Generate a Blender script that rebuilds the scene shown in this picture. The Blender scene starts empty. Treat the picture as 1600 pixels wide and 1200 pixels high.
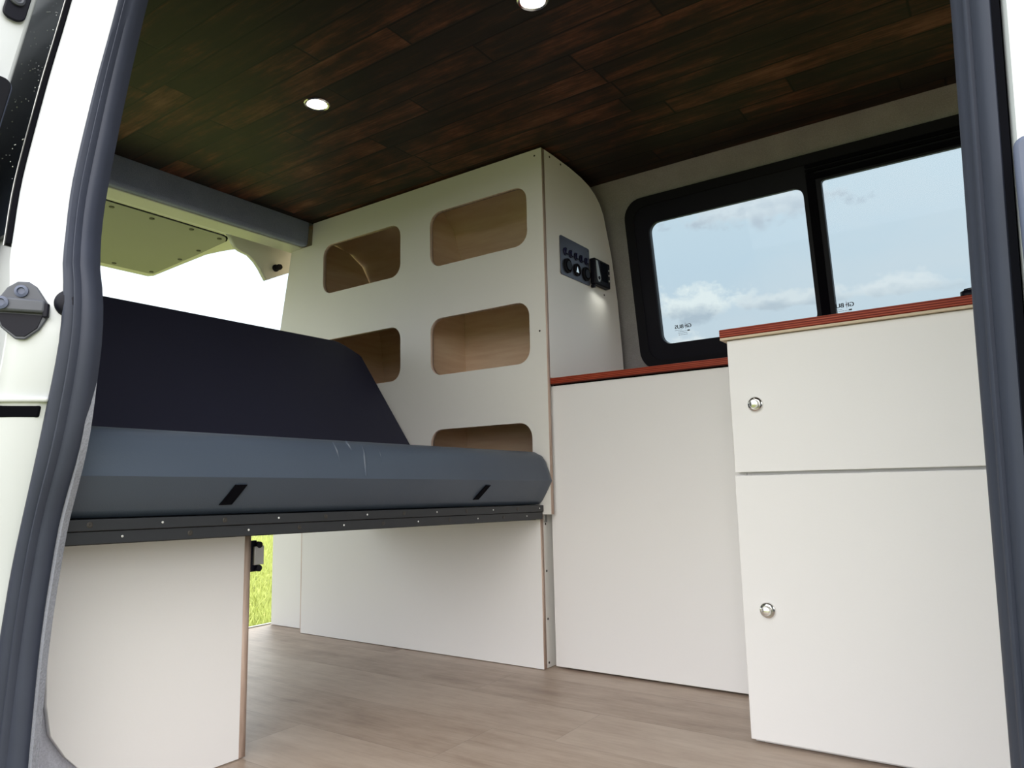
import bpy, bmesh, math, random
from mathutils import Vector, Matrix
random.seed(7)
C = bpy.context.scene.collection
PI = math.pi

# ------------------------------------------------------------------ materials
class NT:
    def __init__(s, name):
        s.m = bpy.data.materials.new(name); s.m.use_nodes = True
        s.t = s.m.node_tree; s.n = s.t.nodes; s.l = s.t.links
        s.b = s.n['Principled BSDF']
    def add(s, typ, **kw):
        n = s.n.new(typ)
        for k, v in kw.items(): setattr(n, k, v)
        return n
    def put(s, sock, v):
        if hasattr(v, 'is_linked') or hasattr(v, 'links'): s.l.new(v, sock)
        else: sock.default_value = v
    def math(s, op, a, b=0.0, c=0.0, clamp=False):
        n = s.add('ShaderNodeMath', operation=op); n.use_clamp = clamp
        s.put(n.inputs[0], a); s.put(n.inputs[1], b); s.put(n.inputs[2], c)
        return n.outputs[0]
    def coord(s): return s.add('ShaderNodeTexCoord').outputs['Object']
    def noise(s, vec, scale, detail=3, rough=.55, out='Fac'):
        n = s.add('ShaderNodeTexNoise'); s.l.new(vec, n.inputs['Vector'])
        n.inputs['Scale'].default_value = scale; n.inputs['Detail'].default_value = detail
        n.inputs['Roughness'].default_value = rough
        return n.outputs[out]
    def mapv(s, vec, scale=(1,1,1), loc=(0,0,0)):
        n = s.add('ShaderNodeMapping'); s.l.new(vec, n.inputs['Vector'])
        n.inputs['Scale'].default_value = scale; n.inputs['Location'].default_value = loc
        return n.outputs[0]
    def ramp(s, fac, stops):
        n = s.add('ShaderNodeValToRGB'); s.l.new(fac, n.inputs[0])
        e = n.color_ramp.elements
        while len(e) < len(stops): e.new(.5)
        for el, (p, c) in zip(e, stops):
            el.position = p; el.color = (c, c, c, 1) if isinstance(c, (int, float)) else (*c, 1)
        return n.outputs[0]
    def mix(s, f, a, b, blend='MIX'):
        n = s.add('ShaderNodeMix', data_type='RGBA', blend_type=blend)
        s.put(n.inputs[0], f)
        s.put(n.inputs[6], a if not isinstance(a, tuple) else (*a, 1)); s.put(n.inputs[7], b if not isinstance(b, tuple) else (*b, 1))
        return n.outputs[2]
    def sep(s, vec):
        n = s.add('ShaderNodeSeparateXYZ'); s.l.new(vec, n.inputs[0]); return n.outputs
    def bump(s, h, strength=.3, dist=.001):
        n = s.add('ShaderNodeBump'); s.l.new(h, n.inputs['Height'])
        n.inputs['Strength'].default_value = strength; n.inputs['Distance'].default_value = dist
        s.l.new(n.outputs[0], s.b.inputs['Normal'])
    def col(s, v):
        if isinstance(v, tuple): s.b.inputs['Base Color'].default_value = (*v, 1)
        else: s.l.new(v, s.b.inputs['Base Color'])

def simple(name, col, rough=.5, metal=0.0, spec=.5, coat=0.0, nz=None, bump=None, var=None):
    t = NT(name); t.col(col)
    t.b.inputs['Roughness'].default_value = rough; t.b.inputs['Metallic'].default_value = metal
    t.b.inputs['Specular IOR Level'].default_value = spec; t.b.inputs['Coat Weight'].default_value = coat
    co = t.coord()
    f = t.noise(co, nz or 6, 3)
    a = var if var is not None else .04
    lo = tuple(c*(1-a) for c in col); hi = tuple(min(1, c*(1+a)) for c in col)
    t.col(t.mix(f, lo, hi))
    if bump: t.bump(t.noise(co, bump[0], 3), bump[1], bump[2])
    return t.m

M = {}
M['laminate'] = simple('cream_laminate', (.80,.785,.75), .42, bump=(260,.12,.0006), var=.02, nz=3)
M['cabinet'] = simple('white_laminate', (.81,.80,.80), .45, bump=(240,.15,.0006), var=.02, nz=3)
def ply():
    t = NT('birch_ply_edge'); co = t.coord()
    n = t.noise(t.mapv(co, (60,60,4)), 3, 3)
    t.col(t.ramp(n, [(.3,(.42,.30,.24)),(.7,(.66,.52,.44))])); t.b.inputs['Roughness'].default_value = .7
    return t.m
M['ply'] = ply()
def ply_inside():
    t = NT('brown_ply_lining'); co = t.coord()
    n = t.noise(t.mapv(co, (3,3,30)), 2, 4)
    t.col(t.ramp(n, [(.3,(.74,.54,.38)),(.7,(.84,.67,.50))])); t.b.inputs['Roughness'].default_value = .6
    return t.m
M['inside'] = ply_inside()
def worktop():
    t = NT('red_brown_layered_edge'); co = t.coord(); z = t.sep(co)[2]
    w = t.math('SINE', t.math('MULTIPLY', z, 1500))
    n = t.noise(t.mapv(co, (6,6,900)), 1.5, 3)
    f = t.math('ADD', t.math('MULTIPLY', w, .3), n)
    t.col(t.ramp(f, [(.2,(.13,.014,.006)),(.55,(.27,.033,.014)),(.9,(.42,.10,.05))])); t.b.inputs['Roughness'].default_value = .45
    t.b.inputs['Specular IOR Level'].default_value = .15
    return t.m
M['worktop'] = worktop()
M['pale_edge'] = simple('pale_worktop_underlay', (.62,.50,.36), .6)
def wood(name, plank, stops, rough, offy, length, coat, bumpd, grain=1.0, seamdark=.35):
    t = NT(name); co = t.coord(); x, y, z = t.sep(co)[:3]
    v = t.math('DIVIDE', t.math('SUBTRACT', y, offy), plank)
    idx = t.math('FLOOR', v); fr = t.math('SUBTRACT', v, idx)
    wn = t.add('ShaderNodeTexWhiteNoise', noise_dimensions='1D'); t.l.new(idx, wn.inputs['W'])
    xo = t.math('ADD', t.math('DIVIDE', x, length), t.math('MULTIPLY', wn.outputs[0], 5.0))
    xi = t.math('FLOOR', xo); xf = t.math('SUBTRACT', xo, xi)
    wn2 = t.add('ShaderNodeTexWhiteNoise', noise_dimensions='2D')
    cb = t.add('ShaderNodeCombineXYZ'); t.l.new(idx, cb.inputs[0]); t.l.new(xi, cb.inputs[1]); t.l.new(cb.outputs[0], wn2.inputs['Vector'])
    r = wn2.outputs[0]
    off = t.add('ShaderNodeVectorMath', operation='ADD'); t.l.new(co, off.inputs[0])
    cb2 = t.add('ShaderNodeCombineXYZ'); t.l.new(t.math('MULTIPLY', r, 37.0), cb2.inputs[0]); t.l.new(t.math('MULTIPLY', r, 11.0), cb2.inputs[1]); t.l.new(cb2.outputs[0], off.inputs[1])
    vv = off.outputs[0]
    g1 = t.noise(t.mapv(vv, (1.0,9*grain,1)), 4, 5, .6)
    g2 = t.noise(t.mapv(vv, (3.5,45*grain,1)), 5, 4, .6)
    g3 = t.noise(t.mapv(vv, (2.6,4,1)), 2.6, 4, .65)
    f = t.math('ADD', t.math('ADD', t.math('MULTIPLY', g1, .42), t.math('MULTIPLY', g2, .22)), t.math('ADD', t.math('MULTIPLY', g3, .36), t.math('MULTIPLY', t.math('SUBTRACT', r, .5), .16)))
    c = t.ramp(f, stops)
    e1 = t.math('MINIMUM', fr, t.math('SUBTRACT', 1.0, fr)); e1 = t.math('MULTIPLY', e1, plank)
    e2 = t.math('MINIMUM', xf, t.math('SUBTRACT', 1.0, xf)); e2 = t.math('MULTIPLY', e2, length)
    e = t.math('MINIMUM', e1, e2)
    seam = t.math('DIVIDE', t.math('SUBTRACT', e, bumpd*.30), bumpd*.45, clamp=True)
    t.col(t.mix(t.math('MULTIPLY', t.math('SUBTRACT', 1.0, seam), 1-seamdark), c, (.0008,.0007,.0006)))
    t.b.inputs['Coat Weight'].default_value = coat; t.b.inputs['Coat Roughness'].default_value = .25
    t.l.new(t.math('ADD', rough, t.math('MULTIPLY', g2, .15)), t.b.inputs['Roughness'])
    h = t.math('ADD', t.math('MULTIPLY', seam, .3), t.math('MULTIPLY', g2, .25))
    t.bump(h, .5, .0012)
    return t.m
M['ceiling'] = wood('dark_stained_plank_ceiling', .0765, [(.38,(.010,.0065,.005)),(.47,(.018,.010,.007)),(.53,(.040,.016,.009)),(.59,(.095,.031,.015)),(.68,(.20,.085,.048))], .46, .052, .62, .02, .0046, 1.0, .1)
bpy.data.materials['dark_stained_plank_ceiling'].node_tree.nodes['Principled BSDF'].inputs['Specular IOR Level'].default_value = .28
M['floor'] = wood('grey_brown_oak_vinyl', .18, [(.30,(.25,.175,.13)),(.44,(.38,.285,.22)),(.56,(.47,.37,.295)),(.72,(.56,.46,.38))], .36, .1, 1.2, .0, .0012, .7, .75)
def carpet(name, a, b):
    t = NT(name); co = t.coord()
    n = t.noise(co, 420, 2); n2 = t.noise(co, 14, 3)
    f = t.math('ADD', t.math('MULTIPLY', n, .6), t.math('MULTIPLY', n2, .4))
    t.col(t.ramp(f, [(.3,a),(.7,b)])); t.b.inputs['Roughness'].default_value = .95; t.b.inputs['Specular IOR Level'].default_value = .15
    t.bump(n, .6, .002)
    return t.m
M['carpet'] = carpet('grey_felt_lining', (.25,.243,.245), (.37,.36,.36))
M['carpet_light'] = carpet('light_grey_felt_lining', (.42,.43,.50), (.62,.63,.71))
M['felt_edge'] = carpet('grey_felt_edge', (.19,.195,.23), (.30,.31,.36))
M['carpet_dark'] = carpet('charcoal_felt_lining', (.19,.21,.31), (.29,.32,.45))
M['rubber'] = simple('slate_rubber_seal', (.034,.039,.060), .55, spec=.3, var=.12, nz=30, bump=(300,.1,.0005))
M['black'] = simple('black_plastic', (.004,.004,.010), .5, spec=.2)
M['blackmatt'] = simple('black_matt_rubber', (.006,.006,.010), .7, spec=.2)
M['gap'] = simple('deep_gap', (.003,.003,.005), .8, spec=.05)
M['striker'] = simple('charcoal_plastic', (.07,.075,.095), .5, var=.2, nz=20)
M['paint'] = simple('white_vehicle_paint', (.58,.60,.625), .25, coat=.3, var=.015, nz=4)
M['paint_in'] = simple('white_inner_paint', (.60,.61,.55), .35, coat=.2, var=.03, nz=5)
M['tailpanel'] = simple('tailgate_hardboard', (.27,.28,.25), .5, var=.03, nz=5)
def leather(name, col, rough, sp=.4):
    t = NT(name); co = t.coord()
    n = t.noise(co, 3, 4); t.col(t.mix(n, tuple(c*.92 for c in col), tuple(c*1.08 for c in col)))
    t.b.inputs['Roughness'].default_value = rough; t.b.inputs['Specular IOR Level'].default_value = sp
    v = t.add('ShaderNodeTexVoronoi'); t.l.new(co, v.inputs['Vector']); v.inputs['Scale'].default_value = 420
    h = t.math('ADD', t.math('MULTIPLY', v.outputs['Distance'], .2), t.math('MULTIPLY', n, 4.0))
    t.bump(h, .35, .0012)
    return t.m
M['seat'] = leather('slate_grey_vinyl', (.062,.080,.112), .42)
M['back'] = leather('navy_black_vinyl', (.023,.024,.045), .6, .25)
M['rail'] = simple('black_anodised_strip', (.016,.018,.022), .45)
M['chrome'] = simple('brushed_nickel', (.78,.77,.75), .17, metal=1)
M['steel'] = simple('grey_steel', (.42,.42,.41), .4, metal=.8)
M['pin'] = simple('bright_screw', (.75,.75,.75), .3, metal=.6)
M['screw'] = simple('dark_screw', (.05,.045,.04), .5, metal=.4)
M['panelgrey'] = simple('graphite_switch_plate', (.065,.07,.10), .4, metal=.3)
M['navy'] = simple('navy_switch', (.010,.011,.05), .35)
M['sprint'] = simple('printed_marks', (.02,.03,.035), .6)
M['starred'] = simple('printed_maroon_star', (.10,.03,.06), .6)
M['grey_trim'] = simple('blue_grey_trim', (.085,.10,.16), .45, var=.08)
def glossblack():
    t = NT('black_tinted_glass'); t.col((.006,.008,.014)); t.b.inputs['Roughness'].default_value = .03
    t.b.inputs['Specular IOR Level'].default_value = .9
    co = t.coord(); v = t.add('ShaderNodeTexVoronoi'); t.l.new(co, v.inputs['Vector']); v.inputs['Scale'].default_value = 160
    return t.m
M['glossblack'] = glossblack()
def glass():
    m = bpy.data.materials.new('tinted_window_glass'); m.use_nodes = True
    t = m.node_tree; t.nodes.clear()
    o = t.nodes.new('ShaderNodeOutputMaterial'); tr = t.nodes.new('ShaderNodeBsdfTransparent'); gl = t.nodes.new('ShaderNodeBsdfGlossy')
    tr.inputs[0].default_value = (.655,.69,.71,1); gl.inputs['Roughness'].default_value = .02; gl.inputs['Color'].default_value = (1,1,1,1)
    fr = t.nodes.new('ShaderNodeFresnel'); fr.inputs[0].default_value = 1.15
    mx = t.nodes.new('ShaderNodeMixShader')
    t.links.new(fr.outputs[0], mx.inputs[0]); t.links.new(tr.outputs[0], mx.inputs[1]); t.links.new(gl.outputs[0], mx.inputs[2]); t.links.new(mx.outputs[0], o.inputs[0])
    return m
M['glass'] = glass()
def emit(name, col, s):
    t = NT(name); t.b.inputs['Emission Color'].default_value = (*col, 1); t.b.inputs['Emission Strength'].default_value = s; return t.m
M['lamp'] = emit('lit_led_lens', (1,.97,.92), 6)
def grassmat():
    t = NT('meadow_grass'); co = t.coord()
    n = t.noise(co, 1.2, 4); n2 = t.noise(co, 60, 3)
    f = t.math('ADD', t.math('MULTIPLY', n, .4), t.math('MULTIPLY', n2, .6))
    t.col(t.ramp(f, [(.3,(.13,.145,.04)),(.7,(.29,.30,.11))])); t.b.inputs['Roughness'].default_value = .8; t.b.inputs['Specular IOR Level'].default_value = .1
    t.bump(n2, .8, .03)
    return t.m
M['grass'] = grassmat()

# ------------------------------------------------------------------ mesh helpers
def mk(name, bm, mats, parent=None, bev=0, seg=2, smooth=False):
    bmesh.ops.recalc_face_normals(bm, faces=bm.faces)
    me = bpy.data.meshes.new(name); bm.to_mesh(me); bm.free()
    o = bpy.data.objects.new(name, me); C.objects.link(o)
    for m in (mats if isinstance(mats, (list, tuple)) else [mats]): me.materials.append(M[m])
    if parent: o.parent = parent; o.matrix_parent_inverse = parent.matrix_basis.inverted()
    if bev:
        b = o.modifiers.new('bevel', 'BEVEL'); b.width = bev; b.segments = seg; b.limit_method = 'ANGLE'; b.angle_limit = math.radians(35)
        smooth = True
    if smooth:
        for p in me.polygons: p.use_smooth = True
        try:
            md = None
            me.set_sharp_from_angle(angle=math.radians(38))
        except Exception: pass
    return o
def B(bm, x0, x1, y0, y1, z0, z1):
    v = [bm.verts.new((x, y, z)) for z in (z0, z1) for y in (y0, y1) for x in (x0, x1)]
    for f in ((0,1,3,2),(4,5,7,6),(0,1,5,4),(2,3,7,6),(0,2,6,4),(1,3,7,5)): bm.faces.new([v[i] for i in f])
    return v
def box(name, d, mats, parent=None, bev=0, seg=2):
    bm = bmesh.new(); B(bm, *d); return mk(name, bm, mats, parent, bev, seg)
def prism(bm, pts, fn0, fn1):
    """polygon extruded from fn0(p) to fn1(p)"""
    a = [bm.verts.new(fn0(p)) for p in pts]; b = [bm.verts.new(fn1(p)) for p in pts]
    bm.faces.new(a); bm.faces.new(b[::-1])
    for i in range(len(pts)):
        j = (i+1) % len(pts); bm.faces.new((a[i], a[j], b[j], b[i]))
def cyl(bm, c, axis, r, h, n=24, r2=None):
    axis = Vector(axis).normalized(); q = Vector((0,0,1)).rotation_difference(axis)
    r2 = r if r2 is None else r2
    a = []; b = []
    for i in range(n):
        t = 2*PI*i/n; d = Vector((math.cos(t), math.sin(t), 0))
        a.append(bm.verts.new(Vector(c) + q @ (d*r))); b.append(bm.verts.new(Vector(c) + q @ (d*r2 + Vector((0,0,h)))))
    bm.faces.new(a); bm.faces.new(b)
    for i in range(n): bm.faces.new((a[i], a[(i+1)%n], b[(i+1)%n], b[i]))
def lathe(bm, c, axis, prof, n=32):
    axis = Vector(axis).normalized(); q = Vector((0,0,1)).rotation_difference(axis); rings = []
    for r, h in prof:
        if r < 1e-6: rings.append([bm.verts.new(Vector(c) + q @ Vector((0,0,h)))])
        else: rings.append([bm.verts.new(Vector(c) + q @ Vector((r*math.cos(2*PI*i/n), r*math.sin(2*PI*i/n), h))) for i in range(n)])
    for A, D in zip(rings, rings[1:]):
        for i in range(n):
            j = (i+1) % n
            if len(A) == 1 and len(D) == 1: continue
            if len(A) == 1: bm.faces.new((A[0], D[i], D[j]))
            elif len(D) == 1: bm.faces.new((A[i], A[j], D[0]))
            else: bm.faces.new((A[i], A[j], D[j], D[i]))
def rrect(x0, x1, y0, y1, r, n=6, skew=None):
    pts = []
    for cx, cy, a0 in ((x1-r,y1-r,0),(x0+r,y1-r,90),(x0+r,y0+r,180),(x1-r,y0+r,270)):
        for i in range(n+1):
            a = math.radians(a0 + 90*i/n); pts.append((cx + r*math.cos(a), cy + r*math.sin(a)))
    return pts
def plate(name, outline, holes, thick, mat4, mats, parent=None):
    """flat board with holes: 2D curve -> mesh; local z extrusion 0..thick, then mat4; edge faces take material 2"""
    cu = bpy.data.curves.new('tmp', 'CURVE'); cu.dimensions = '2D'; cu.fill_mode = 'BOTH'; cu.extrude = thick/2
    for loop in [outline] + holes:
        sp = cu.splines.new('POLY'); sp.points.add(len(loop)-1); sp.use_cyclic_u = True
        for p, q in zip(sp.points, loop): p.co = (q[0], q[1], 0, 1)
    tmp = bpy.data.objects.new('tmp', cu); C.objects.link(tmp)
    dg = bpy.context.evaluated_depsgraph_get()
    me0 = tmp.evaluated_get(dg).to_mesh()
    bm = bmesh.new(); bm.from_mesh(me0)
    tmp.evaluated_get(dg).to_mesh_clear(); bpy.data.objects.remove(tmp); bpy.data.curves.remove(cu)
    bmesh.ops.remove_doubles(bm, verts=bm.verts, dist=1e-6)
    bm.normal_update()
    for f in bm.faces:
        if len(mats) > 1 and abs(f.normal.z) < .5: f.material_index = 1
    bmesh.ops.translate(bm, verts=bm.verts, vec=(0,0,thick/2))
    bmesh.ops.transform(bm, verts=bm.verts, matrix=mat4)
    return mk(name, bm, mats, parent)
# board in the X/Z plane whose front is at Y=y, thickness towards +Y
def matXZ(y): return Matrix(((1,0,0,0),(0,0,1,y),(0,1,0,0),(0,0,0,1)))
# board in the Y/Z plane, front at X=x, thickness towards -X
def matYZ(x): return Matrix(((0,0,-1,x),(1,0,0,0),(0,1,0,0),(0,0,0,1)))
def matXY(z): return Matrix.Translation((0,0,z))
def thing(name, loc, label, cat, group=None):
    o = bpy.data.objects.new(name, None); C.objects.link(o); o.location = loc; o.empty_display_size = .05
    bpy.context.view_layer.update()
    o['label'] = label; o['category'] = cat
    if group: o['group'] = group
    return o
def tag(o, label, cat, group=None):
    o['label'] = label; o['category'] = cat
    if group: o['group'] = group
    return o
def st(o): o['kind'] = 'structure'; return o
def screw(parent, p, axis, r=.003, mat='screw', h=.0012):
    bm = bmesh.new(); lathe(bm, p, axis, [(0,-.001),(r,-.001),(r,h*.4),(r*.7,h),(r*.3,h),(0,h*.3)], 10)
    return mk('screw', bm, mat, parent)

TUMBLE = .17
def ynear(z, y0): return y0 + TUMBLE*max(0, z-.755)
def yfar(z): return 2.10 - TUMBLE*(z-.8)

# ------------------------------------------------------------------ the setting
fl = st(box('floor', (-2.2, 1.3, .40, 2.13, -.02, 0), 'floor'))
# far wall : curved lining with the window opening
WP = [(2.13,-.02),(2.12,.4),(2.10,.80),(2.0915,.85),(2.015,1.30),(1.998,1.34),(1.975,1.372),(1.935,1.396)]
bm = bmesh.new()
def wall_rows(bm, prof, x0, x1, t=.03):
    a = [(bm.verts.new((x0,y,z)), bm.verts.new((x1,y,z))) for y, z in prof]
    b = [(bm.verts.new((x0,y+t,z+.004)), bm.verts.new((x1,y+t,z+.004))) for y, z in prof]
    for R in (a, b):
        for i in range(len(prof)-1): bm.faces.new((R[i][0],R[i][1],R[i+1][1],R[i+1][0]))
    for i in range(len(prof)-1):
        bm.faces.new((a[i][0],a[i+1][0],b[i+1][0],b[i][0])); bm.faces.new((a[i][1],a[i+1][1],b[i+1][1],b[i][1]))
    for k in (0,-1): bm.faces.new((a[k][0],a[k][1],b[k][1],b[k][0]))
wall_rows(bm, WP, -2.2, -.90); wall_rows(bm, WP, .36, 1.3)
wall_rows(bm, WP[:4], -.90, .36); wall_rows(bm, WP[4:], -.90, .36)
st(mk('wall_far', bm, 'carpet', smooth=True))
# ceiling
ceil = st(box('ceiling', (-1.96, 1.3, .545, 1.932, 1.392, 1.402), 'ceiling'))
st(box('trim_1', (-2.10, 1.3, .46, 2.10, 1.4045, 1.44), 'paint'))          # roof skin above the planks
# rear header: carpeted face, painted underside
bm = bmesh.new()
prism(bm, [(-1.962,1.4),(-1.958,1.385),(-1.966,1.316),(-1.974,1.308),(-2.0,1.312),(-2.0,1.4)], lambda p:(p[0],.52,p[1]), lambda p:(p[0],1.594,p[1]))
st(mk('trim_2', bm, 'carpet_dark', bev=.004))
bm = bmesh.new()
prism(bm, [(-2.0,1.4),(-2.0,1.309),(-2.066,1.305),(-2.072,1.311),(-2.10,1.345),(-2.14,1.35),(-2.14,1.4)], lambda p:(p[0],.52,p[1]), lambda p:(p[0],1.66,p[1]))
st(mk('trim_3', bm, 'paint_in', bev=.003))
# corner of the rear opening
gs = thing('rear_pillar_corner', (-2.15,1.6,1.2), 'white painted metal corner of the rear opening with a black rubber stop', 'pillar corner'); gs['kind'] = 'structure'
del gs['category']; del gs['label']; gs.name = 'trim_4'
gp = [(1.40,1.345),(1.43,1.30),(1.451,1.292),(1.485,1.286),(1.511,1.268),(1.53,1.248),(1.544,1.228),(1.558,1.210),(1.60,1.232),(1.66,1.262),(1.70,1.30),(1.72,1.345)]
plate('corner_plate', gp, [], .02, matYZ(-2.142), ['paint_in'], gs)
bm = bmesh.new(); lathe(bm, (-2.142,1.592,1.262), (1,0,0), [(0,0),(.013,0),(.013,.006),(.008,.010),(.008,.02),(.011,.022),(.009,.03),(0,.03)], 16)
mk('rubber_stop', bm, 'blackmatt', gs)
# windscreen end: grey bulkhead surround far forward (beyond the frame)
bm = bmesh.new()
for d in ((1.28,1.30,.40,2.13,0,.6),(1.28,1.30,.40,2.13,1.3,1.40),(1.28,1.30,.40,.55,.6,1.3),(1.28,1.30,1.98,2.13,.6,1.3)): B(bm, *d)
st(mk('wall_front', bm, 'carpet'))

# ground outside
bm = bmesh.new()
N = 40
B(bm, -120, 60, -60, 120, -.80, -.55)
g = st(mk('ground', bm, 'grass'))
# grass blades where the meadow shows through the rear opening
bm = bmesh.new()
for i in range(16000):
    d = 3.6 + 13*random.random()**1.3; a = math.atan2(.565,-.825) + random.uniform(-.05,.06)
    x, y = d*math.cos(a), d*math.sin(a); h = random.uniform(.04,.11); w = random.uniform(.004,.010)
    t = random.uniform(0, PI); dx, dy = w*math.cos(t), w*math.sin(t); lx, ly = random.uniform(-.04,.04), random.uniform(-.04,.04)
    v = [bm.verts.new(p) for p in ((x-dx,y-dy,-.55),(x+dx,y+dy,-.55),(x+lx*.4+dx*.7,y+ly*.4+dy*.7,-.55+h*.6),(x+lx,y+ly,-.55+h),(x+lx*.4-dx*.7,y+ly*.4-dy*.7,-.55+h*.6))]
    bm.faces.new(v)
M['blades'] = simple('lime_grass_blades', (.50,.55,.17), .7, spec=.15, var=.35, nz=9)
gb = mk('grass', bm, 'blades'); gb['kind'] = 'stuff'; tag(gb, 'bright green meadow grass seen through the open rear of the van', 'grass')

# ------------------------------------------------------------------ far window
W0 = Vector((0, 2.10, .8)); WV = Vector((0,-TUMBLE,1)).normalized(); WN = Vector((0,-1,-TUMBLE)).normalized()   # WN faces inside
WM = Matrix(((1, WV.x, -WN.x, 0),(0, WV.y, -WN.y, 2.10),(0, WV.z, -WN.z, .8),(0,0,0,1)))     # local (u, v, depth outward)
k = WV.z
def wv(z): return (z-.8)/k
win = thing('window_1', (-.3,2.09,.85), '', ''); del win['label']; del win['category']; st(win)
def wplate(name, outl, holes, d0, th, mats, parent=win): return plate(name, outl, holes, th, WM @ Matrix.Translation((0,0,d0)), mats, parent)
fr = wplate('window_frame', rrect(-.935,.42,wv(.822),wv(1.335),.055,8), [rrect(-.872,-.412,wv(.888),wv(1.262),.03,8), rrect(-.366,.36,wv(.888),wv(1.268),.008,3)], -.014, .03, ['black'])
wplate('rubber_surround', rrect(-.943,.428,wv(.814),wv(1.342),.06,8), [rrect(-.915,.40,wv(.842),wv(1.315),.045,8)], -.020, .018, ['blackmatt'])
# sliding rails above the right pane
for z0, z1, d in ((1.272,1.286,-.022),(1.292,1.300,-.024),(1.305,1.313,-.022)):
    wplate('slide_rail', rrect(-.40,.38,wv(z0),wv(z1),.002,2), [], d, .012, ['gap'])
fp = wplate('fixed_pane', rrect(-.90,-.395,wv(.86),wv(1.30),.02,4), [], .010, .0008, ['glass'])
sp_ = wplate('sliding_pane', rrect(-.40,.38,wv(.86),wv(1.30),.02,4), [], .004, .0008, ['glass'])
wplate('meeting_bar', rrect(-.400,-.378,wv(.87),wv(1.29),.003,2), [], -.020, .02, ['gap'])
# mirrored maker's marks on the panes
def text_mesh(bm, s, size, u, v, depth, mirror=True):
    cu = bpy.data.curves.new('t', 'FONT'); cu.body = s; cu.size = size; cu.offset = 0; cu.align_x = 'CENTER'
    tmp = bpy.data.objects.new('t', cu); C.objects.link(tmp); dg = bpy.context.evaluated_depsgraph_get()
    me = tmp.evaluated_get(dg).to_mesh(); n0 = len(bm.verts)
    m = WM @ Matrix.Translation((u,v,depth)) @ Matrix.Diagonal((-1 if mirror else 1,1,1,1))
    vs = [bm.verts.new(m @ x.co) for x in me.vertices]
    for p in me.polygons:
        try: bm.faces.new([vs[i] for i in p.vertices])
        except ValueError: pass
    tmp.evaluated_get(dg).to_mesh_clear(); bpy.data.objects.remove(tmp); bpy.data.curves.remove(cu)
def logo(u, v, depth, parent, s=1.0):
    bm = bmesh.new()
    for k_ in (-.0005,-.00025,0,.00025,.0005):      # heavy strokes
        text_mesh(bm, 'GI', .0195*s, u+.0205*s+k_, v, depth); text_mesh(bm, 'BUS', .0195*s, u-.0165*s+k_, v+abs(k_)*.4, depth)
    D = lambda a, b: WM @ Vector((u+a*s, v+b*s, depth))
    def bar(a0, a1, b0, b1): bm.faces.new([bm.verts.new(D(a,b)) for a, b in ((a0,b0),(a1,b0),(a1,b1),(a0,b1))])
    bar(-.034,-.006,-.0062,-.0052)
    # rows of illegibly small approval print: unreadable dashes
    rnd = random.Random(3)
    for row in range(3):
        a = .012; b = -.012-.006*row
        while a > -.022:
            w = rnd.uniform(.001,.003); bar(a-w, a, b, b+.0016); a -= w+rnd.uniform(.0008,.002)
    bar(.013,.022,-.0125,-.0078)
    o = mk('printed_logo', bm, 'sprint', parent)
    bm = bmesh.new()
    pts = []
    for i in range(8):
        a = PI/2 + i*PI/4; r = (.0145 if i in (0,4) else .0060) if i % 2 == 0 else .0016
        pts.append(WM @ Vector((u+.0078*s+r*math.cos(a)*s, v+.007*s+r*math.sin(a)*s, depth-.0004)))
    bm.faces.new([bm.verts.new(p) for p in pts]); mk('printed_star', bm, 'starred', parent)
logo(-.803, wv(.930), .0085, fp, .85)
logo(-.346, wv(.922), .0025, sp_, .85)

# ------------------------------------------------------------------ shelving unit with six round-cornered openings
SF = 1.597
shelf = thing('shelf_unit', (-1.5,1.8,0), 'tall cream shelving wall with six rounded openings behind the bed', 'shelving unit')
holes = []
for (z0, z1) in ((1.120,1.291),(.789,.960),(.450,.629)):
    holes.append(rrect(-1.403,-1.048,z0,z1,.040)); holes.append(rrect(-1.888,-1.526,z0,z1,.040))
plate('front_panel', [(-.9958,.388),(-.9958,1.386),(-1.943,1.386),(-1.948,1.3085),(-2.058,1.3065),(-2.12,.99),(-2.17,.388)], holes, .014, matXZ(SF), ['laminate','ply'], shelf)
plate('lower_panel', [(-1.0303,.002),(-1.0303,.386),(-1.972,.386),(-1.972,.002)], [], .014, matXZ(SF), ['cabinet','ply'], shelf)
box('ply_shade_strip', (-1.9765,-1.9725,SF+.001,SF+.0135,.002,.386), 'ply', shelf)  # ply-coloured strip put in for the edge shading at the panel seam
XF = -.9955; XL = -1.030
sc = [(SF+.0145,.745),(SF+.0145,1.386),(1.66,1.386),(1.75,1.383),(1.82,1.376),(1.868,1.366),(1.905,1.350),(1.935,1.328),(1.957,1.298),(1.974,1.25),(2.000,1.178),(2.030,1.038),(2.050,.87),(2.055,.80),(2.057,.745)]
plate('side_panel', sc, [], .013, matYZ(XF), ['laminate','ply'], shelf)
plate('side_panel', [(SF+.0145,.002),(SF+.0145,.743),(2.055,.743),(2.08,.40),(2.085,.002)], [], .013, matYZ(XL), ['laminate','ply'], shelf)
plate('side_panel', [(1.612,.39),(1.612,1.382),(1.79,1.378),(1.86,1.368),(1.93,1.33),(1.97,1.27),(2.015,1.19),(2.05,1.0),(2.078,.8),(2.09,.39)], [], .012, matYZ(-2.05), ['inside'], shelf)
plate('divider', [(p[0], p[1]) if p[0] > 1.63 else (SF+.015,p[1]) for p in [(SF,.39),(SF,1.384),(1.86,1.372),(1.96,1.31),(2.04,1.08),(2.08,.39)]], [], .012, matYZ(-1.478), ['inside'], shelf)
for z in (.425,.760,1.095):
    box('shelf_board', (-2.045,-1.0440 if z < .743 else -1.010,SF+.015,yfar(z)-.025,z,z+.012), 'inside', shelf)
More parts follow.
